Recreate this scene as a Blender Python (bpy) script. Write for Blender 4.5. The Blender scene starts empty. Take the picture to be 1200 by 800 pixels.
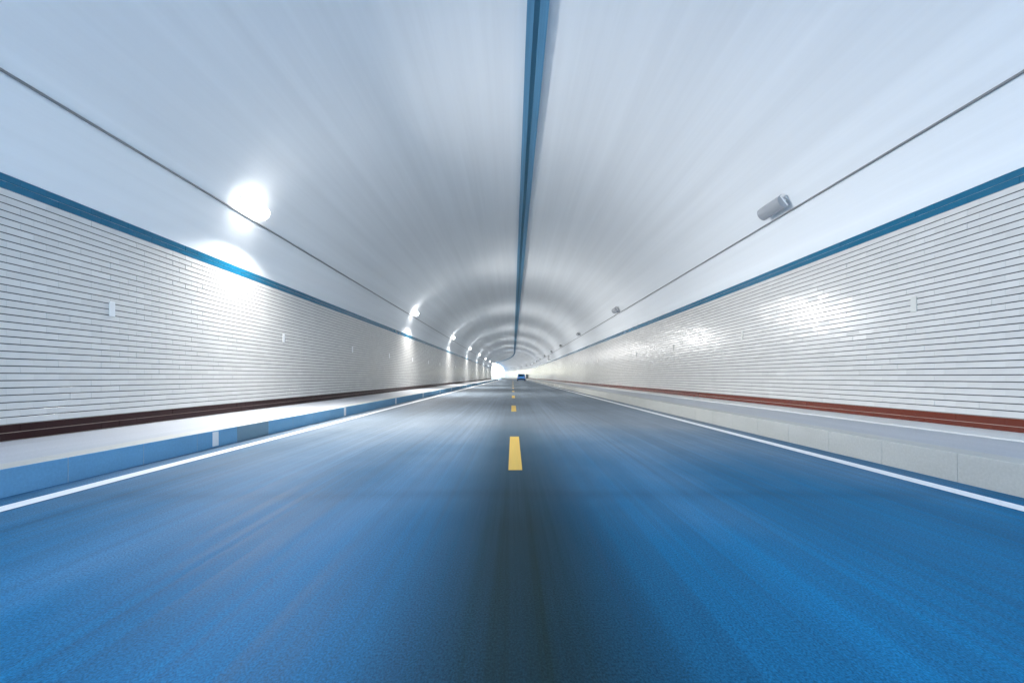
import bpy, bmesh, math, random
import numpy as np
from mathutils import Vector, Matrix

R = math.radians
rnd = random.Random(7)
npr = np.random.default_rng(7)
S = bpy.context.scene
C = S.collection

# ------------------------------------------------------------------ camera
CAM_Z = 0.95
cd = bpy.data.cameras.new("camera")
cam = bpy.data.objects.new("camera", cd)
C.objects.link(cam)
cam.location = (0, 0, CAM_Z)
cam.rotation_euler = (R(90), 0, 0)
cd.sensor_width = 36
cd.lens = 16.8
cd.shift_x = -1 / 1200
cd.shift_y = 41 / 1200
cd.clip_start = 0.05
cd.clip_end = 5000
S.camera = cam

# ------------------------------------------------------------------ world, sun, exposure
SUN_EL, SUN_AZ = R(60), R(150)          # azimuth from +Y towards +X
w = bpy.data.worlds.new("World")
S.world = w
w.use_nodes = True
wn = w.node_tree
sky = wn.nodes.new("ShaderNodeTexSky")
sky.sky_type = 'NISHITA'
sky.sun_disc = False
sky.sun_elevation = SUN_EL
sky.sun_rotation = SUN_AZ
bg = wn.nodes["Background"]
bg.inputs[1].default_value = 0.15
wn.links.new(sky.outputs[0], bg.inputs[0])
sl = bpy.data.lights.new("sun", 'SUN')
sl.energy = 3.5
sl.angle = R(0.5)
sl.color = (1, 0.97, 0.93)
so = bpy.data.objects.new("sun", sl)
C.objects.link(so)
d = Vector((math.sin(SUN_AZ) * math.cos(SUN_EL), math.cos(SUN_AZ) * math.cos(SUN_EL), math.sin(SUN_EL)))
so.rotation_euler = d.to_track_quat('Z', 'Y').to_euler()
so.location = (0, -40, 60)
S.view_settings.view_transform = 'Standard'
S.view_settings.look = 'None'
S.view_settings.gamma = 1
S.view_settings.exposure = 2.42
S.cycles.max_bounces = 10
S.cycles.diffuse_bounces = 7
S.cycles.glossy_bounces = 5
S.cycles.use_denoising = True
S.cycles.sample_clamp_indirect = 8
LAMP_W = 124.0

# ------------------------------------------------------------------ tunnel path
S_IN, S_OUT = -4.5, 210.0             # entrance behind the camera, exit ahead
S_BEND, R_BEND = 118.0, 450.0          # the tunnel bends left after S_BEND


def path(s, x, z):
    if s <= S_BEND:
        return (x, s, z)
    t = (s - S_BEND) / R_BEND
    return (-R_BEND + (R_BEND + x) * math.cos(t), S_BEND + (R_BEND + x) * math.sin(t), z)


def yaw(s):
    return 0.0 if s <= S_BEND else (s - S_BEND) / R_BEND


def frame(s, x, z):
    return Matrix.Translation(path(s, x, z)) @ Matrix.Rotation(yaw(s), 4, 'Z')


def stations(a, b):
    out = [a]
    for v in list(range(-60, int(S_BEND), 6)) + [S_BEND] + [S_BEND + 3 * k for k in range(1, 140)]:
        if a + 0.5 < v < b - 0.5:
            out.append(v)
    out.append(b)
    return out


# ------------------------------------------------------------------ materials
def mat(name, color, rough=0.6, spec=0.5, metal=0.0, coat=0.0, coat_rough=0.1):
    m = bpy.data.materials.new(name)
    m.use_nodes = True
    b = m.node_tree.nodes["Principled BSDF"]
    b.inputs["Base Color"].default_value = (*color, 1)
    b.inputs["Roughness"].default_value = rough
    b.inputs["Specular IOR Level"].default_value = spec
    b.inputs["Metallic"].default_value = metal
    b.inputs["Coat Weight"].default_value = coat
    b.inputs["Coat Roughness"].default_value = coat_rough
    return m


class N:
    """small helper for node graphs"""
    def __init__(self, m):
        self.t = m.node_tree
        self.b = self.t.nodes["Principled BSDF"]

    def new(self, kind, **kw):
        n = self.t.nodes.new(kind)
        for k, v in kw.items():
            setattr(n, k, v)
        return n

    def link(self, a, b):
        self.t.links.new(a, b)

    def uv(self, sx, sy):
        u = self.new("ShaderNodeUVMap", uv_map="UVMap")
        mp = self.new("ShaderNodeMapping")
        mp.inputs["Scale"].default_value = (sx, sy, 1)
        self.link(u.outputs[0], mp.inputs[0])
        return mp.outputs[0]

    def obj(self, sx, sy, sz):
        u = self.new("ShaderNodeTexCoord")
        mp = self.new("ShaderNodeMapping")
        mp.inputs["Scale"].default_value = (sx, sy, sz)
        self.link(u.outputs["Object"], mp.inputs[0])
        return mp.outputs[0]

    def noise(self, vec, scale=1.0, detail=4, rough=0.55):
        n = self.new("ShaderNodeTexNoise")
        n.inputs["Scale"].default_value = scale
        n.inputs["Detail"].default_value = detail
        n.inputs["Roughness"].default_value = rough
        self.link(vec, n.inputs["Vector"])
        return n.outputs["Fac"]

    def remap(self, v, a, b, c, d_):
        n = self.new("ShaderNodeMapRange")
        n.inputs[1].default_value = a
        n.inputs[2].default_value = b
        n.inputs[3].default_value = c
        n.inputs[4].default_value = d_
        self.link(v, n.inputs[0])
        return n.outputs[0]

    def math(self, op, a, b):
        n = self.new("ShaderNodeMath", operation=op)
        for i, v in enumerate((a, b)):
            if isinstance(v, (int, float)):
                n.inputs[i].default_value = v
            else:
                self.link(v, n.inputs[i])
        return n.outputs[0]

    def mix(self, fac, a, b, mode='MIX'):
        n = self.new("ShaderNodeMix", data_type='RGBA', blend_type=mode)
        for sock, v in ((n.inputs[0], fac), (n.inputs[6], a), (n.inputs[7], b)):
            if isinstance(v, (int, float)):
                sock.default_value = v
            elif isinstance(v, tuple):
                sock.default_value = (*v, 1) if len(v) == 3 else v
            else:
                self.link(v, sock)
        return n.outputs[2]

    def scale_color(self, col, fac):
        n = self.new("ShaderNodeVectorMath", operation='SCALE')
        if isinstance(col, tuple):
            n.inputs[0].default_value = col
        else:
            self.link(col, n.inputs[0])
        self.link(fac, n.inputs["Scale"])
        return n.outputs[0]

    def bump(self, h, strength, dist):
        n = self.new("ShaderNodeBump")
        n.inputs["Strength"].default_value = strength
        n.inputs["Distance"].default_value = dist
        self.link(h, n.inputs["Height"])
        self.link(n.outputs[0], self.b.inputs["Normal"])


def streaky(name, color, rough, amt=0.12, sx=3.0, sy=0.05, grain=0.0, grain_scale=60, bump=0.0, spec=0.5, world=False):
    m = mat(name, color, rough, spec)
    g = N(m)
    if world:
        def by_place(ax_, ay_):
            u = g.new("ShaderNodeNewGeometry")
            mp = g.new("ShaderNodeMapping")
            mp.inputs["Scale"].default_value = (ax_, ay_, ax_)
            g.link(u.outputs["Position"], mp.inputs[0])
            return mp.outputs[0]
        g.uv = by_place
    a = g.noise(g.uv(sx, sy), 1.0, 5, 0.6)
    b = g.noise(g.uv(0.35, 0.12), 1.0, 3, 0.5)
    f = g.math('MULTIPLY', g.remap(a, 0.3, 0.7, 1 - amt, 1 + amt), g.remap(b, 0.3, 0.7, 1 - amt * .5, 1 + amt * .5))
    if grain:
        c = g.noise(g.uv(grain_scale, grain_scale), 1.0, 2, 0.6)
        f = g.math('MULTIPLY', f, g.remap(c, 0.3, 0.7, 1 - grain, 1 + grain))
        if bump:
            g.bump(c, bump, 0.004)
    g.link(g.scale_color(color, f), g.b.inputs["Base Color"])
    return m


# the road: blue, greyed from the first lamp pool on, with a dark grey-green strip under the centre line
M_road = mat("blue_road_surface", (0.05, 0.2, 0.42), 0.5, 0.08)
g = N(M_road)
sep = g.new("ShaderNodeSeparateXYZ")
uvn = g.new("ShaderNodeUVMap", uv_map="UVMap")
g.link(uvn.outputs[0], sep.inputs[0])
wob = g.noise(g.uv(0.4, 0.12), 1.0, 3, 0.5)
ax = g.math('ABSOLUTE', g.math('SUBTRACT', sep.outputs[0], 0.07), 0)
edge = g.remap(g.math('ADD', ax, g.remap(wob, 0, 1, -0.2, 0.2)), -0.02, 0.92, 1, 0)
long1 = g.noise(g.uv(14, 0.10), 1.0, 6, 0.65)
long2 = g.noise(g.uv(1.1, 0.05), 1.0, 3, 0.5)
patch = g.noise(g.uv(0.5, 0.35), 1.0, 4, 0.55)
grain = g.noise(g.uv(130, 85), 1.0, 3, 0.7)
f = g.math('MULTIPLY', g.remap(long1, 0.3, 0.7, 0.78, 1.24), g.remap(long2, 0.3, 0.7, 0.82, 1.16))
f = g.math('MULTIPLY', f, g.remap(patch, 0.3, 0.7, 0.9, 1.1))
f = g.math('MULTIPLY', f, g.remap(grain, 0.3, 0.7, 0.5, 1.5))
pool_grey = g.math('ADD', sep.outputs[1], g.remap(patch, 0.3, 0.7, -1.0, 1.0))
pool_grey = g.math('ADD', pool_grey, g.remap(long2, 0.3, 0.7, -0.6, 0.6))
pool_grey = g.math('SUBTRACT', pool_grey, g.math('MULTIPLY', sep.outputs[0], 0.15))
pool_grey = g.remap(pool_grey, 2.8, 9.5, 0, 1)  # the lamp pool's pale grey, painted into the base colour
base = g.mix(pool_grey, (0.007, 0.125, 0.255), (0.175, 0.212, 0.25))
sm_ = g.new("ShaderNodeMapRange", interpolation_type='SMOOTHSTEP')
g.link(edge, sm_.inputs[0])
edge = g.math('MULTIPLY', sm_.outputs[0], g.remap(long1, 0.3, 0.7, 0.8, 1.0))
seam = g.remap(g.math('ABSOLUTE', g.math('ADD', g.math('SUBTRACT', sep.outputs[1], 3.85), g.remap(wob, 0, 1, -0.25, 0.25)), 0), 0.0, 0.22, 0.86, 1.0)
f = g.math('MULTIPLY', f, seam)
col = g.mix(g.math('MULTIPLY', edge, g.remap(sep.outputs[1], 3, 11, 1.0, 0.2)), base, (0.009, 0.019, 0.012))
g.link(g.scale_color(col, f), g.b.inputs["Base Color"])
g.link(g.remap(long1, 0.3, 0.7, 0.55, 0.7), g.b.inputs["Roughness"])
g.bump(grain, 0.2, 0.005)

M_vault = streaky("white_vault_coating", (0.78, 0.81, 0.84), 0.95, 0.045, 3.0, 0.05, spec=0.08)
M_kerb = streaky("kerb_concrete", (0.42, 0.425, 0.4), 0.6, 0.08, 2, 0.6, 0.06, 40, world=True)
M_kerb_blue = streaky("blue_shade_kerb_concrete", (0.12, 0.31, 0.5), 0.6, 0.1, 2, 0.6, 0.06, 40, world=True)  # blue bounce off the road, put into the shaded face's colour
M_kerb_green = streaky("greenish_kerb_concrete", (0.13, 0.23, 0.3), 0.6, 0.1, 2, 0.6, 0.06, 40, world=True)  # one stone with a duller, greener road face
M_pave = streaky("pavement_concrete", (0.38, 0.40, 0.43), 0.6, 0.08, 5, 0.25, 0.08, 50, 0.2)
M_footing = streaky("pale_footing_concrete", (0.62, 0.63, 0.62), 0.6, 0.06, 3, 0.4, 0.06, 50)
M_line = streaky("white_road_paint", (0.78, 0.79, 0.8), 0.5, 0.06, 12, 0.5, 0.1, 70)
M_yellow = streaky("yellow_road_paint", (0.6, 0.385, 0.06), 0.5, 0.07, 14, 0.6, 0.1, 70)
M_backing = streaky("lining_concrete", (0.35, 0.35, 0.34), 0.8, 0.1)
M_grout = mat("dark_grout", (0.035, 0.038, 0.042), 0.85)
M_grout_red = mat("cream_grout", (0.5, 0.4, 0.34), 0.85)
M_grout_blue = mat("pale_blue_grout", (0.4, 0.5, 0.58), 0.85)


def tile_mat(name, color, rough):
    m = mat(name, color, rough, 0.5)
    g = N(m)
    at = g.new("ShaderNodeAttribute", attribute_name="tone")
    n = g.noise(g.obj(2.5, 2.5, 2.5), 1.0, 4, 0.6)
    f = g.math('MULTIPLY', at.outputs["Fac"], g.remap(n, 0.3, 0.7, 0.97, 1.03))
    g.link(g.scale_color(color, f), g.b.inputs["Base Color"])
    return m


M_white_tile = tile_mat("white_glazed_tile", (0.65, 0.64, 0.62), 0.225)
M_blue_tile = tile_mat("blue_glazed_tile", (0.004, 0.125, 0.23), 0.22)
M_red_tile = tile_mat("rust_red_glazed_tile", (0.14, 0.024, 0.011), 0.26)
M_maroon_tile = tile_mat("maroon_glazed_tile", (0.022, 0.003, 0.004), 0.45)
M_maroon_tile.node_tree.nodes["Principled BSDF"].inputs["Specular IOR Level"].default_value = 0.25
M_cable = mat("grey_cable_sheath", (0.2, 0.21, 0.22), 0.5)
M_tray = streaky("blue_duct_paint", (0.09, 0.25, 0.4), 0.45, 0.15, 20, 0.2)
M_tray_dark = mat("dark_duct_slot", (0.06, 0.2, 0.29), 0.6)
M_housing = mat("white_lamp_housing", (0.8, 0.8, 0.8), 0.5)
M_housing_off = mat("grey_unlit_housing", (0.38, 0.39, 0.41), 0.5)
M_glass_off = mat("unlit_lamp_glass", (0.34, 0.36, 0.39), 0.5)
M_plate = mat("white_reflector_plate", (0.74, 0.75, 0.76), 0.3)
M_dull = mat("dull_white_plate", (0.6, 0.6, 0.57), 0.4)
M_ground = mat("grass_ground", (0.06, 0.085, 0.035), 0.9)
g = N(M_ground)
nn = g.noise(g.obj(0.3, 0.3, 0.3), 1.0, 5, 0.6)
g.link(g.mix(nn, (0.04, 0.07, 0.025), (0.1, 0.1, 0.05)), g.b.inputs["Base Color"])

M_lens = bpy.data.materials.new("lit_lamp_glass")
M_lens.use_nodes = True
b = M_lens.node_tree.nodes["Principled BSDF"]
b.inputs["Base Color"].default_value = (0.9, 0.9, 0.9, 1)
b.inputs["Emission Color"].default_value = (1, 0.985, 0.96, 1)
b.inputs["Emission Strength"].default_value = 3.2


# ------------------------------------------------------------------ object helpers
def link(o, parent=None):
    C.objects.link(o)
    if parent is not None:
        o.parent = parent
    return o


def empty(name, m=None):
    o = bpy.data.objects.new(name, None)
    o.empty_display_size = 0.2
    if m is not None:
        o.matrix_world = m
    return link(o)


def tag(o, label=None, cat=None, group=None, kind=None):
    for k, v in (("label", label), ("category", cat), ("group", group), ("kind", kind)):
        if v:
            o[k] = v
    return o


def mesh_obj(name, me, m, parent=None, mw=None):
    if m is not None and not me.materials:
        me.materials.append(m)
    o = bpy.data.objects.new(name, me)
    link(o, parent)
    if mw is not None:
        o.matrix_local = mw
    return o


def smooth(me):
    me.polygons.foreach_set("use_smooth", [True] * len(me.polygons))


def sweep(name, prof, a, b, m, parent=None, closed=False, caps=False, u=None, sm=False, st=None):
    """sweep a cross-section [(x, z), ...] along the tunnel path; UV = (u, metres along)"""
    st = st or stations(a, b)
    n = len(prof)
    vs = [path(s, x, z) for s in st for x, z in prof]
    if u is None:
        u, acc = [prof[0][0]], prof[0][0]
        for k in range(1, n):
            acc += math.dist(prof[k], prof[k - 1])
            u.append(acc)
    fs, uvs = [], []
    segs = n if closed else n - 1
    for i in range(len(st) - 1):
        for k in range(segs):
            k2 = (k + 1) % n
            fs.append((i * n + k, i * n + k2, (i + 1) * n + k2, (i + 1) * n + k))
            u2 = u[k2] if k2 else u[k] + 1
            uvs += [(u[k], st[i]), (u2, st[i]), (u2, st[i + 1]), (u[k], st[i + 1])]
    if closed and caps:
        fs.append(tuple(range(n)))
        uvs += [(u[k], st[0]) for k in range(n)]
        fs.append(tuple((len(st) - 1) * n + k for k in reversed(range(n))))
        uvs += [(u[k], st[-1]) for k in reversed(range(n))]
    me = bpy.data.meshes.new(name)
    me.from_pydata(vs, [], fs)
    lay = me.uv_layers.new(name="UVMap")
    lay.data.foreach_set("uv", np.array(uvs, dtype=np.float32).ravel())
    if sm:
        smooth(me)
        me.set_sharp_from_angle(angle=R(35))
    return mesh_obj(name, me, m, parent)


def bm_box(bm, x0, x1, y0, y1, z0, z1, bevel=0.0, segs=1):
    r = bmesh.ops.create_cube(bm, size=1)
    for v in r['verts']:
        v.co = Vector(((x0 + x1) / 2 + v.co.x * (x1 - x0), (y0 + y1) / 2 + v.co.y * (y1 - y0), (z0 + z1) / 2 + v.co.z * (z1 - z0)))
    if bevel:
        es = list({e for v in r['verts'] for e in v.link_edges})
        bmesh.ops.bevel(bm, geom=es, offset=bevel, segments=segs, affect='EDGES', profile=0.5)


def bm_mesh(name, bm, uv=False):
    me = bpy.data.meshes.new(name)
    if uv:
        lay = bm.loops.layers.uv.new("UVMap")
        for f in bm.faces:
            nx = f.normal
            for l in f.loops:
                c = l.vert.co
                l[lay].uv = (c.x + c.z, c.y)
    bm.to_mesh(me)
    bm.free()
    return me


# ------------------------------------------------------------------ ground and road
bm = bmesh.new()
bmesh.ops.create_grid(bm, x_segments=1, y_segments=1, size=1500)
gr = mesh_obj("ground", bm_mesh("ground", bm), M_ground)
gr.location = (0, 150, -0.06)
tag(gr, kind='structure')

# unseen ground sheets added outside both portals to bounce light into the tunnel
M_bounce_out = streaky("blue_bounce_concrete", (0.37, 0.53, 0.68), 0.8, 0.08)
M_bounce_in = streaky("grey_bounce_concrete", (0.5, 0.53, 0.56), 0.8, 0.08)
fc = sweep("bounce_ground", [(-40, -0.02), (-4.02, -0.02), (4.02, -0.02), (40, -0.02)], S_OUT + 0.7, S_OUT + 70, M_bounce_out)
tag(fc, kind='structure')
fc = sweep("bounce_ground", [(-40, -0.02), (-4.02, -0.02), (4.02, -0.02), (40, -0.02)], -58, S_IN - 0.7, M_bounce_in)  # added behind the entrance to brighten the near ceiling
tag(fc, kind='structure')
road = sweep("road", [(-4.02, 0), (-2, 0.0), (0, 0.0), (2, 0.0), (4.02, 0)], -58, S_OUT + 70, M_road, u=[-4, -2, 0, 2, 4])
tag(road, kind='structure')
for sgn in (-1, 1):
    sweep("edge_line", [(sgn * 3.66 - 0.075, 0.004), (sgn * 3.66 + 0.075, 0.004)], -58, S_OUT + 70, M_line, road)
s0 = 4.84 - 8.1 * 2
while s0 < 200:
    ss = [s0, s0 + 1.35, s0 + 2.7]
    sweep("yellow_dash", [(-0.045, 0.004), (0.095, 0.004)], s0, s0 + 2.7, M_yellow, road, st=ss)
    s0 += 8.1

# ------------------------------------------------------------------ kerbs and pavements
RISE = {-1: 0.0, 1: 0.065}             # the right-hand wall stands a little higher
KERB_H = {-1: 0.225, 1: 0.262}
for sgn in (-1, 1):
    h = KERB_H[sgn]
    root = tag(empty("kerb"), kind='structure')
    bm = bmesh.new()
    bm_box(bm, -0.13, 0.13, -0.4396, 0.4396, -0.2, h, 0.006, 2)
    me = bm_mesh("kerb_stone", bm, True)
    me2 = me.copy()
    if sgn < 0:                         # only the face towards the road has the blue shade in its colour
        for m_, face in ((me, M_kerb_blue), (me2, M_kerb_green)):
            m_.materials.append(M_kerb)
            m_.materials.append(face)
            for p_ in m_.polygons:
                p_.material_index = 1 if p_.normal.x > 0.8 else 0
    s = S_IN + 0.44
    while s < S_OUT:
        if sgn > 0:
            o = mesh_obj("kerb_stone", me, M_kerb, root)
        else:
            green = 6.5 < s < 7.4
            o = mesh_obj("kerb_stone", me2 if green else me, M_kerb_green if green else M_kerb_blue, root)
            if green:
                o["label"] = "dull greenish kerb stone just past the white strip"
        o.matrix_local = frame(s, sgn * 4.13, 0)
        s += 0.88
    top = 0.225 if sgn < 0 else 0.317
    pv = sweep("pavement", [(sgn * 4.2, -0.19), (sgn * 4.2, h - 0.004), (sgn * 5.7, top - 0.003)], S_IN, S_OUT, M_pave, u=[4.2, 4.4, 5.8])
    tag(pv, kind='structure')
    if sgn > 0:
        sweep("edge_strip", [(5.10, h + 0.02), (5.105, h + 0.048), (5.68, top + 0.006)], S_IN, S_OUT, M_footing, pv)

# ------------------------------------------------------------------ tiled walls
WALL_X = 5.66
TP, TG = 0.3075, 0.0012                 # tile pitch along the wall, joint
ROWS = []                              # (kind, z0, z1)
z = 0.228
for k in range(2):
    ROWS.append(("red", z, z + 0.0915)); z += 0.0915
for k in range(32):
    ROWS.append(("white", z, z + 0.0822)); z += 0.0822
for k in range(2):
    ROWS.append(("blue", z, z + 0.0825)); z += 0.0825
WALL_TOP = z
TMAT_ALL = {"white": M_white_tile, "blue": M_blue_tile, "red": M_red_tile}
JOINT = {"white": 0.0115, "blue": 0.005, "red": 0.007}


def tile_template(h, full=True):
    """tile lying in the local YZ plane, front towards -X; y along the wall"""
    L, H, t, c, e = (TP - TG) / 2, h / 2, 0.012, 0.0005, 0.0004
    if full:
        v = [(t, -L, -H), (t, L, -H), (t, L, H), (t, -L, H),
             (c, -L, -H), (c, L, -H), (c, L, H), (c, -L, H),
             (0, -L + e, -H + c), (0, L - e, -H + c), (0, L - e, H - c), (0, -L + e, H - c)]
        f = [(0, 1, 5, 4), (1, 2, 6, 5), (2, 3, 7, 6), (3, 0, 4, 7),
             (4, 5, 9, 8), (5, 6, 10, 9), (6, 7, 11, 10), (7, 4, 8, 11), (8, 9, 10, 11)]
    else:
        v = [(t, -L, -H), (t, L, -H), (t, L, H), (t, -L, H), (0, -L, -H), (0, L, -H), (0, L, H), (0, -L, H)]
        f = [(0, 1, 5, 4), (1, 2, 6, 5), (2, 3, 7, 6), (3, 0, 4, 7), (4, 5, 6, 7)]
    return np.array(v, dtype=np.float64), np.array(f, dtype=np.int64)


def set_mesh(name, V, F, tone):
    me = bpy.data.meshes.new(name)
    me.vertices.add(len(V))
    me.vertices.foreach_set("co", V.astype(np.float32).ravel())
    F = F[:, ::-1]
    me.loops.add(F.size)
    me.loops.foreach_set("vertex_index", F.astype(np.int32).ravel())
    me.polygons.add(len(F))
    me.polygons.foreach_set("loop_start", np.arange(0, F.size, 4, dtype=np.int32))
    a = me.attributes.new("tone", 'FLOAT', 'FACE')
    a.data.foreach_set("value", tone.astype(np.float32))
    me.polygons.foreach_set("use_smooth", np.zeros(len(F), dtype=bool))
    me.update(calc_edges=True)
    return me


def tile_wall(sgn, label):
    dz = RISE[sgn]
    TMAT = dict(TMAT_ALL, red=M_maroon_tile if sgn < 0 else M_red_tile)
    root = tag(empty("tile_wall", frame(0, sgn * WALL_X, 0)), label, "tiled wall")
    inv = root.matrix_world.inverted()
    # backing wall and grout beds (closed, 0.6 m thick)
    x0, x1 = sgn * (WALL_X + 0.012), sgn * (WALL_X + 0.6)
    o = sweep("backing_wall", [(x0, -0.3), (x0, WALL_TOP + dz), (x1, WALL_TOP + dz), (x1, -0.3)], S_IN, S_OUT, M_backing, root, True, True)
    o.matrix_local = inv
    for kind, gm in (("red", M_grout_red), ("white", M_grout), ("blue", M_grout_blue)):
        rr = [r for r in ROWS if r[0] == kind]
        gx = sgn * (WALL_X + 0.006)
        o = sweep("grout_bed", [(x0, rr[0][1] + dz), (gx, rr[0][1] + dz), (gx, rr[-1][2] + dz), (x0, rr[-1][2] + dz)], S_IN, S_OUT, gm, root)
        o.matrix_local = inv
    # every tile: row, station, tilt, tone
    single = {"white": 300, "blue": 80, "red": 80}
    for kind in ("red", "white", "blue"):
        rows = [(i, r) for i, r in enumerate(ROWS) if r[0] == kind]
        h = rows[0][1][2] - rows[0][1][1] - JOINT[kind]
        cand = []
        for i, r in rows:
            off = (i % 2) * TP / 2
            n = int((S_OUT - S_IN - off) / TP)
            for k in range(n):
                cand.append((S_IN + off + (k + 0.5) * TP, (r[1] + r[2]) / 2 + dz))
        cand = np.array(cand)
        cand = cand[np.argsort(cand[:, 0], kind='stable')]
        n = len(cand)
        tone = np.clip(npr.normal(1.0, 0.018, n), 0.93, 1.07)
        ty = np.clip(npr.normal(0, 0.008, n), -0.013, 0.013)         # turn about the vertical
        tz = np.clip(npr.normal(0, 0.015, n), -0.024, 0.024)         # tilt up / down
        px = npr.uniform(-0.0012, 0.0012, n)  # a hair proud or sunk
        s_near = 5.22
        first = int(np.searchsorted(cand[:, 0], s_near))
        sel = np.arange(first, min(n, first + single[kind]))
        variants = []
        V, F = tile_template(h)
        for q in range(8):
            me = set_mesh(kind + "_tile", V, F, np.full(len(F), 0.93 + 0.02 * q))
            me.materials.append(TMAT[kind])
            variants.append(me)
        flip = Matrix.Identity(4) if sgn > 0 else Matrix.Rotation(math.pi, 4, 'Z')
        for j in sel:
            s, zz = cand[j]
            q = int(np.clip(round((tone[j] - 0.93) / 0.02), 0, 7))
            o = bpy.data.objects.new(kind + "_tile", variants[q])
            link(o, root)
            o.matrix_local = inv @ frame(s, sgn * (WALL_X + px[j]), zz) @ flip @ Matrix.Rotation(ty[j], 4, 'Z') @ Matrix.Rotation(tz[j], 4, 'Y')
        # the rest: one mesh
        mask = np.ones(n, bool)
        mask[sel] = False
        idx = np.nonzero(mask)[0]
        parts_v, parts_f, parts_t, base = [], [], [], 0
        for full in (True, False):
            use = idx[cand[idx, 0] < 45] if full else idx[cand[idx, 0] >= 45]
            if not len(use):
                continue
            V, F = tile_template(h, full)
            m = len(use)
            P = np.repeat(V[None], m, 0)
            ca, sa = ty[use][:, None], tz[use][:, None]
            x = P[:, :, 0] - ca * P[:, :, 1] + sa * P[:, :, 2]
            y = P[:, :, 1] + ca * P[:, :, 0]
            zl = P[:, :, 2] - sa * P[:, :, 0]
            if sgn < 0:
                x, y = -x, -y
            sx = cand[use, 0][:, None]
            lat = sgn * (WALL_X + px[use])[:, None] + x
            th = np.maximum(sx - S_BEND, 0) / R_BEND
            cx = np.where(sx <= S_BEND, sgn * 0 + lat, -R_BEND + (R_BEND + lat) * np.cos(th) - y * np.sin(th))
            cy = np.where(sx <= S_BEND, sx + y, S_BEND + (R_BEND + lat) * np.sin(th) + y * np.cos(th))
            W = np.stack([cx - sgn * WALL_X, cy, zl + cand[use, 1][:, None]], -1)
            parts_v.append(W.reshape(-1, 3))
            FF = F[None] + (np.arange(m) * len(V))[:, None, None] + base
            parts_f.append(FF.reshape(-1, 4))
            parts_t.append(np.repeat(tone[use], len(F)))
            base += m * len(V)
        me = set_mesh(kind + "_tiling", np.concatenate(parts_v), np.concatenate(parts_f), np.concatenate(parts_t))
        o = mesh_obj(kind + "_tiling", me, TMAT[kind], root)
        o["kind"] = "stuff"
    return root


tile_wall(-1, "grey-white tiled wall under the lit lamps with dark maroon base rows")
tile_wall(1, "bright white tiled wall opposite the lit lamps with rust red base rows")

# ------------------------------------------------------------------ vault
CROWN = 6.9


def vault_pt(t, out=0.0):
    """t: 0 = left springing, pi = right springing"""
    sgn = -1 if t < math.pi / 2 else 1
    zs = WALL_TOP + RISE[sgn] + 0.003
    return (-(WALL_X + 0.004 + out) * math.cos(t), zs + (CROWN + out - zs) * math.sin(t))


def vault_x(sgn, zz):
    zs = WALL_TOP + RISE[sgn] + 0.003
    return sgn * (WALL_X + 0.004) * math.sqrt(max(0, 1 - ((zz - zs) / (CROWN - zs)) ** 2))


NV = 56
inner = [vault_pt(math.pi * k / NV) for k in range(NV + 1)]
outer = [vault_pt(math.pi * k / NV, 0.6) for k in range(NV, -1, -1)]
v = sweep("tunnel_vault", inner + outer, S_IN, S_OUT, M_vault, None, True, True, sm=True)
tag(v, "pale smooth arched tunnel ceiling spanning between the two tiled walls", "tunnel vault")

# blue duct along the crown: two side flanges and a darker slot between
X0 = 0.40
zt = CROWN - 0.012
duct = tag(empty("crown_duct", frame(0, X0, zt)), "long blue duct running along the crown of the tunnel ceiling", "duct")
inv = duct.matrix_world.inverted()
for a, b, dep, m, nm in ((-0.175, -0.06, 0.10, M_tray, "side_channel"), (-0.06, 0.035, 0.06, M_tray_dark, "slot_cover"), (0.035, 0.175, 0.10, M_tray, "side_channel")):
    o = sweep(nm, [(X0 + a, zt), (X0 + a, zt - dep), (X0 + b, zt - dep), (X0 + b, zt)], S_IN, S_OUT, m, duct, True, True)
    o.matrix_local = inv

# ------------------------------------------------------------------ cables
for sgn, lab in ((-1, "thin dark cable running along the curved ceiling just below the lit lamps"),
                 (1, "thin dark cable running along the curved ceiling just below the unlit lamps")):
    zc = CAM_Z + 3.255
    xc = vault_x(sgn, zc) - sgn * 0.02
    rr = 0.017
    pr = [(xc + rr * math.cos(a), zc + rr * math.sin(a)) for a in [math.pi * 2 * k / 10 for k in range(10)]]
    o = sweep("cable", pr, S_IN, S_OUT, M_cable, None, True, True, sm=True)
    tag(o, lab, "cable")

# ------------------------------------------------------------------ luminaires
TILT = R(52)


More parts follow.
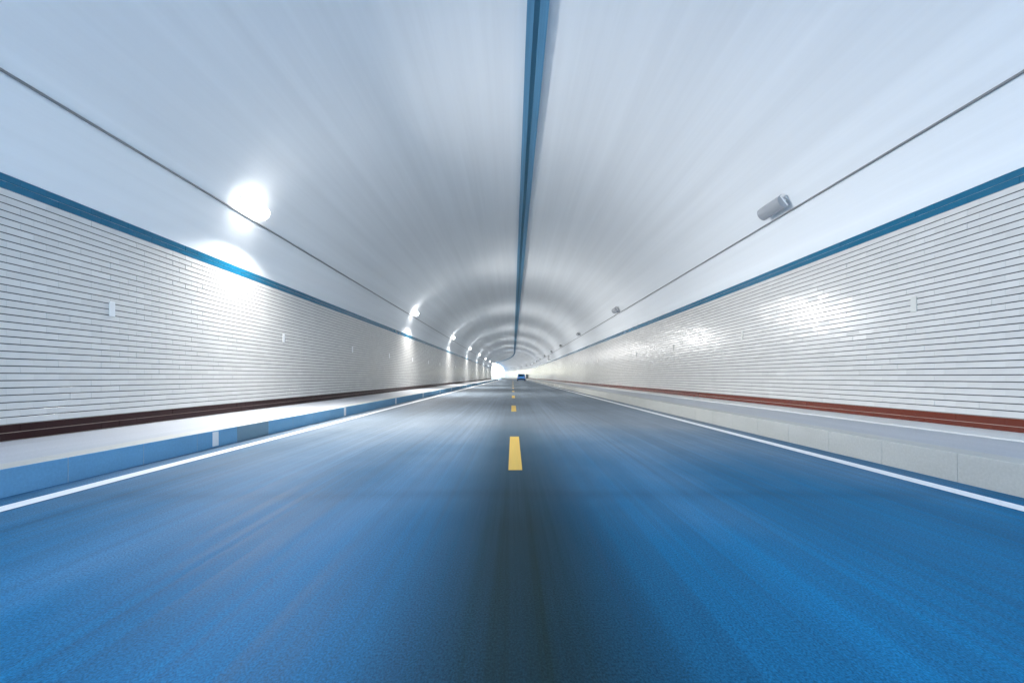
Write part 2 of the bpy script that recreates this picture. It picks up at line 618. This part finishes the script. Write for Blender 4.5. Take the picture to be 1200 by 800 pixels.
def lamp_meshes(lit):
    out = {}
    bm = bmesh.new()
    bm_box(bm, -0.115, 0.115, -0.375, 0.375, -0.01, 0.04, 0.012, 2)
    for k in range(9):
        y = -0.32 + k * 0.08
        bm_box(bm, -0.09, 0.09, y - 0.008, y + 0.008, 0.038, 0.06)
    out["housing"] = bm_mesh("housing", bm)
    bm = bmesh.new()
    for a, b_, c_, d_ in ((-0.12, 0.12, -0.39, -0.378), (-0.12, 0.12, 0.378, 0.39), (-0.125, -0.117, -0.376, 0.376), (0.117, 0.125, -0.376, 0.376)):
        bm_box(bm, a, b_, c_, d_, -0.009, 0.02)
    out["bezel"] = bm_mesh("bezel", bm)
    bm = bmesh.new()
    prof = [(-0.13, 0.034)] + [(-0.13 * math.cos(math.pi * k / 12), -0.02 - 0.09 * math.sin(math.pi * k / 12)) for k in range(13)] + [(0.13, 0.034), (0.118, 0.034), (0.118, -0.013), (-0.118, -0.013), (-0.118, 0.034)]
    ra = [bm.verts.new((x, -0.395, z_)) for x, z_ in prof]
    rb = [bm.verts.new((x, 0.395, z_)) for x, z_ in prof]
    for k in range(len(prof)):
        k2 = (k + 1) % len(prof)
        bm.faces.new((ra[k], ra[k2], rb[k2], rb[k]))
    bm.faces.new(ra[::-1])
    bm.faces.new(rb)
    bmesh.ops.recalc_face_normals(bm, faces=bm.faces)
    out["lens"] = bm_mesh("lens", bm)
    bm = bmesh.new()
    for y in (-0.3, 0.3):
        bm_box(bm, -0.02, 0.02, y - 0.02, y + 0.02, 0.035, 0.1)
    bm_box(bm, -0.05, 0.05, -0.36, 0.36, 0.095, 0.125)
    out["bracket"] = bm_mesh("bracket", bm)
    return out


def lamp(name, sgn, s, lit, label, group, L, light):
    zc = CAM_Z + 3.42
    xc = vault_x(sgn, zc) - sgn * 0.12
    t = empty(name, frame(s, xc, zc) @ Matrix.Rotation(sgn * TILT, 4, 'Y'))
    tag(t, label, "tunnel lamp", group)
    mesh_obj("housing", L["housing"], M_housing if lit else M_housing_off, t)
    mesh_obj("bezel", L["bezel"], M_housing, t)
    mesh_obj("lens", L["lens"], M_lens if lit else M_glass_off, t)
    mesh_obj("bracket", L["bracket"], M_housing, t)
    if light:
        lo = bpy.data.objects.new("lamp_light", light)
        link(lo, t)
        lo.location = (-0.02 * sgn, 0, -0.118)
        lo.rotation_euler = (0, -sgn * R(4), 0)
    return t


la = bpy.data.lights.new("lamp_light", 'AREA')
la.shape = 'RECTANGLE'
la.size, la.size_y = 0.26, 0.74
la.energy = LAMP_W
la.color = (1.0, 0.985, 0.96)
la.spread = R(164)
Lm, Lu = lamp_meshes(True), lamp_meshes(False)
lit_s = [9.7, 25.7, 42, 58.5, 75, 92, 109, 126, 143, 160, 177, 194]
names = ["large glowing lamp nearest the viewer on the lit side of the ceiling",
         "second glowing lamp from the viewer, halfway down the lit row",
         "third glowing lamp from the viewer in the lit row",
         "fourth glowing lamp from the viewer in the lit row",
         "fifth glowing lamp from the viewer in the lit row",
         "sixth glowing lamp from the viewer in the lit row",
         "seventh glowing lamp, a tiny spot just before the bright bend",
         "eighth glowing lamp, a tiny spot at the edge of the bright bend",
         "ninth glowing lamp in the lit row, hidden round the bend",
         "tenth glowing lamp in the lit row, hidden round the bend",
         "eleventh glowing lamp in the lit row, hidden round the bend",
         "last glowing lamp before the bright tunnel exit, hidden round the bend"]
for i, s in enumerate(lit_s):
    lamp("lit_lamp", -1, s, True, names[i], "lit lamps along one side of the ceiling", Lm, la)
NTH = "first second third fourth fifth sixth seventh eighth ninth tenth eleventh twelfth thirteenth fourteenth".split()
unlit = [9.7, 24.6, 38.6, 53, 65.5, 79, 93, 107, 121, 135, 149, 163, 177, 191]
unames = ["large unlit grey lamp nearest the viewer above the cable opposite the glowing lamps",
          "second unlit grey lamp from the viewer above the cable",
          "third unlit grey lamp from the viewer above the cable",
          "fourth unlit grey lamp from the viewer above the cable",
          "fifth unlit grey lamp from the viewer above the cable"]
for i, s in enumerate(unlit):
    lamp("unlit_lamp", 1, s, False, unames[i] if i < 5 else f"tiny unlit lamp, {NTH[i]} from the viewer, along the unlit row",
         "unlit lamps along one side of the ceiling", Lu, None)

# ------------------------------------------------------------------ reflector plates on the tiles and on the kerbs
bm = bmesh.new()
bm_box(bm, -0.012, 0.0, -0.05, 0.05, -0.105, 0.105, 0.004, 1)
me_plate = bm_mesh("wall_reflector", bm)
me_plate_dull = me_plate.copy()
bm = bmesh.new()
bm_box(bm, -0.010, 0.0, -0.062, 0.062, -0.095, 0.095, 0.003, 1)
me_kp = bm_mesh("kerb_reflector", bm)
ORD = ("nearest second third fourth fifth sixth seventh eighth ninth tenth eleventh twelfth thirteenth fourteenth fifteenth "
       "sixteenth seventeenth eighteenth nineteenth twentieth twenty-first twenty-second twenty-third twenty-fourth "
       "twenty-fifth twenty-sixth twenty-seventh twenty-eighth twenty-ninth thirtieth").split()
for sgn in (-1, 1):
    side = "the wall under the lit lamps" if sgn < 0 else "the wall opposite the lit lamps"
    kside = "the shaded blue kerb" if sgn < 0 else "the pale kerb opposite the lit lamps"
    for k in range(22 if sgn < 0 else 29):
        s = 6.74 + 5.05 * k
        if s > S_OUT - 3:
            break
        o = mesh_obj("wall_reflector", me_plate if sgn < 0 else me_plate_dull, M_plate if sgn < 0 else M_dull)
        o.matrix_world = frame(s, sgn * (WALL_X - 0.002), CAM_Z + 0.95 + RISE[sgn]) @ (Matrix.Identity(4) if sgn > 0 else Matrix.Rotation(math.pi, 4, 'Z'))
        tag(o, f"small white plate, {ORD[k]} from the viewer, on {side}",
            "reflector", f"white plates on {side}")
        if sgn > 0 and k < 7:
            continue
        s = 6.42 + 4.95 * k
        o = mesh_obj("kerb_reflector", me_kp, M_plate)
        o.matrix_world = frame(s, sgn * 3.999, KERB_H[sgn] / 2) @ (Matrix.Identity(4) if sgn > 0 else Matrix.Rotation(math.pi, 4, 'Z'))
        tag(o, f"upright white strip, {ORD[k if sgn < 0 else k - 7]} from the viewer, on {kside}",
            "reflector", f"white strips on {kside}")

# ------------------------------------------------------------------ blue car far down the right-hand lane
M_car = mat("blue_car_paint", (0.03, 0.36, 0.95), 0.25, coat=0.6)
M_glass = mat("dark_car_glass", (0.02, 0.03, 0.04), 0.08)
M_tyre = mat("black_rubber", (0.02, 0.02, 0.02), 0.8)
M_rim = mat("silver_rim", (0.5, 0.5, 0.52), 0.3, metal=0.8)
M_tail = mat("red_tail_lamp", (0.45, 0.02, 0.02), 0.2)
M_black = mat("black_trim", (0.03, 0.03, 0.03), 0.6)


def loft(name, sections, m, parent, caps=True):
    """sections: list of closed rings of points"""
    n = len(sections[0])
    vs = [p for r in sections for p in r]
    fs = []
    for i in range(len(sections) - 1):
        for k in range(n):
            fs.append((i * n + k, (i + 1) * n + k, (i + 1) * n + (k + 1) % n, i * n + (k + 1) % n))
    fs.append(tuple(range(n)))
    fs.append(tuple((len(sections) - 1) * n + k for k in reversed(range(n))))
    me = bpy.data.meshes.new(name)
    me.from_pydata(vs, [], fs)
    bm = bmesh.new()
    bm.from_mesh(me)
    bmesh.ops.recalc_face_normals(bm, faces=bm.faces)
    bm.to_mesh(me)
    bm.free()
    smooth(me)
    me.set_sharp_from_angle(angle=R(40))
    return mesh_obj(name, me, m, parent)


def ring(y, hw, z0, z1, tum=0.0):
    """rounded box outline at station y"""
    return [(-hw * 0.9, y, z0), (-hw, y, z0 + 0.1), (-hw, y, (z0 + z1) / 2), (-hw + tum, y, z1 - 0.06), (-hw * 0.85 + tum, y, z1),
            (hw * 0.85 - tum, y, z1), (hw - tum, y, z1 - 0.06), (hw, y, (z0 + z1) / 2), (hw, y, z0 + 0.1), (hw * 0.9, y, z0)]


car = tag(empty("car", frame(104, 1.85, 0.0)), "small bright blue car driving away far down the road before the bend", "car")
loft("body", [ring(-2.0, .78, .34, .88), ring(-1.9, .85, .24, .95), ring(-1.2, .87, .2, .98), ring(0.6, .87, .2, .96), ring(1.5, .84, .22, .86), ring(1.95, .76, .3, .7)], M_car, car)
loft("cabin", [ring(-1.86, .72, .93, 1.0, .1), ring(-1.55, .74, .93, 1.42, .12), ring(-0.6, .76, .93, 1.52, .14), ring(0.2, .75, .93, 1.46, .14), ring(1.0, .7, .9, .98, .06)], M_car, car)
for nm, pts in (("rear_window", [(-.56, -1.80, 1.06), (.56, -1.80, 1.06), (.5, -1.60, 1.36), (-.5, -1.60, 1.36)]),
                ("windscreen", [(.58, .95, 1.04), (-.58, .95, 1.04), (-.52, .34, 1.4), (.52, .34, 1.4)]),
                ("side_window", [(-.765, .55, 1.03), (-.765, -1.4, 1.03), (-.65, -1.2, 1.4), (-.65, .1, 1.4)]),
                ("side_window", [(.765, -1.4, 1.03), (.765, .55, 1.03), (.65, .1, 1.4), (.65, -1.2, 1.4)])):
    c = sum((Vector(p) for p in pts), Vector()) / 4
    nrm = (Vector(pts[1]) - Vector(pts[0])).cross(Vector(pts[3]) - Vector(pts[0])).normalized()
    vs = [Vector(p) + nrm * 0.05 for p in pts] + [Vector(p) - nrm * 0.02 for p in pts]
    me = bpy.data.meshes.new(nm)
    me.from_pydata(vs, [], [(0, 1, 2, 3), (7, 6, 5, 4), (0, 4, 5, 1), (1, 5, 6, 2), (2, 6, 7, 3), (3, 7, 4, 0)])
    mesh_obj(nm, me, M_glass, car)
for sx in (-1, 1):
    bm = bmesh.new()
    bm_box(bm, sx * .6 - .13, sx * .6 + .13, -2.03, -1.9, .72, .86, .02)
    mesh_obj("tail_light", bm_mesh("tail_light", bm), M_tail, car)
    for y in (-1.3, 1.25):
        bm = bmesh.new()
        bmesh.ops.create_cone(bm, segments=24, radius1=.31, radius2=.31, depth=.2, cap_ends=True, matrix=Matrix.Translation((sx * .79, y, .31)) @ Matrix.Rotation(R(90), 4, 'Y'))
        wh = mesh_obj("wheel", bm_mesh("wheel", bm), M_tyre, car)
        bm = bmesh.new()
        bmesh.ops.create_cone(bm, segments=20, radius1=.2, radius2=.17, depth=.02, cap_ends=True, matrix=Matrix.Translation((sx * .9, y, .31)) @ Matrix.Rotation(R(90), 4, 'Y'))
        mesh_obj("rim", bm_mesh("rim", bm), M_rim, wh)
bm = bmesh.new()
bm_box(bm, -.8, .8, -2.06, -1.9, .3, .5, .03)
mesh_obj("bumper", bm_mesh("bumper", bm), M_black, car)

# ------------------------------------------------------------------ cabinet at the far wall, hanging sign above the right-hand wall
M_cab = mat("dark_grey_cabinet_paint", (0.04, 0.07, 0.1), 0.45)
cab = tag(empty("roadside_cabinet", frame(148, 5.35, 0.3)), "small dark cabinet standing on the pavement beyond the blue car", "cabinet")
for nm, bx in (("body", (-.25, .25, -.4, .4, .08, 1.25)), ("door", (-.275, -.252, -.36, .36, .14, 1.18)), ("plinth", (-.22, .22, -.37, .37, -.02, .078)), ("lid", (-.29, .29, -.44, .44, 1.252, 1.3))):
    bm = bmesh.new()
    bm_box(bm, *bx, 0.008)
    mesh_obj(nm, bm_mesh(nm, bm), M_cab, cab)
sg = tag(empty("hanging_sign", frame(71.5, 5.35, CAM_Z + 2.75)), "tiny white upright sign panel hanging below the unlit lamps far down the tunnel", "sign")
bm = bmesh.new()
bm_box(bm, -.14, .14, -.03, .03, -.36, .36, 0.01)
mesh_obj("panel", bm_mesh("panel", bm), M_plate, sg)
bm = bmesh.new()
bm_box(bm, .142, .32, -.015, .015, .2, .24)
bm_box(bm, .142, .32, -.015, .015, -.24, -.2)
mesh_obj("bracket", bm_mesh("bracket", bm), M_cable, sg)
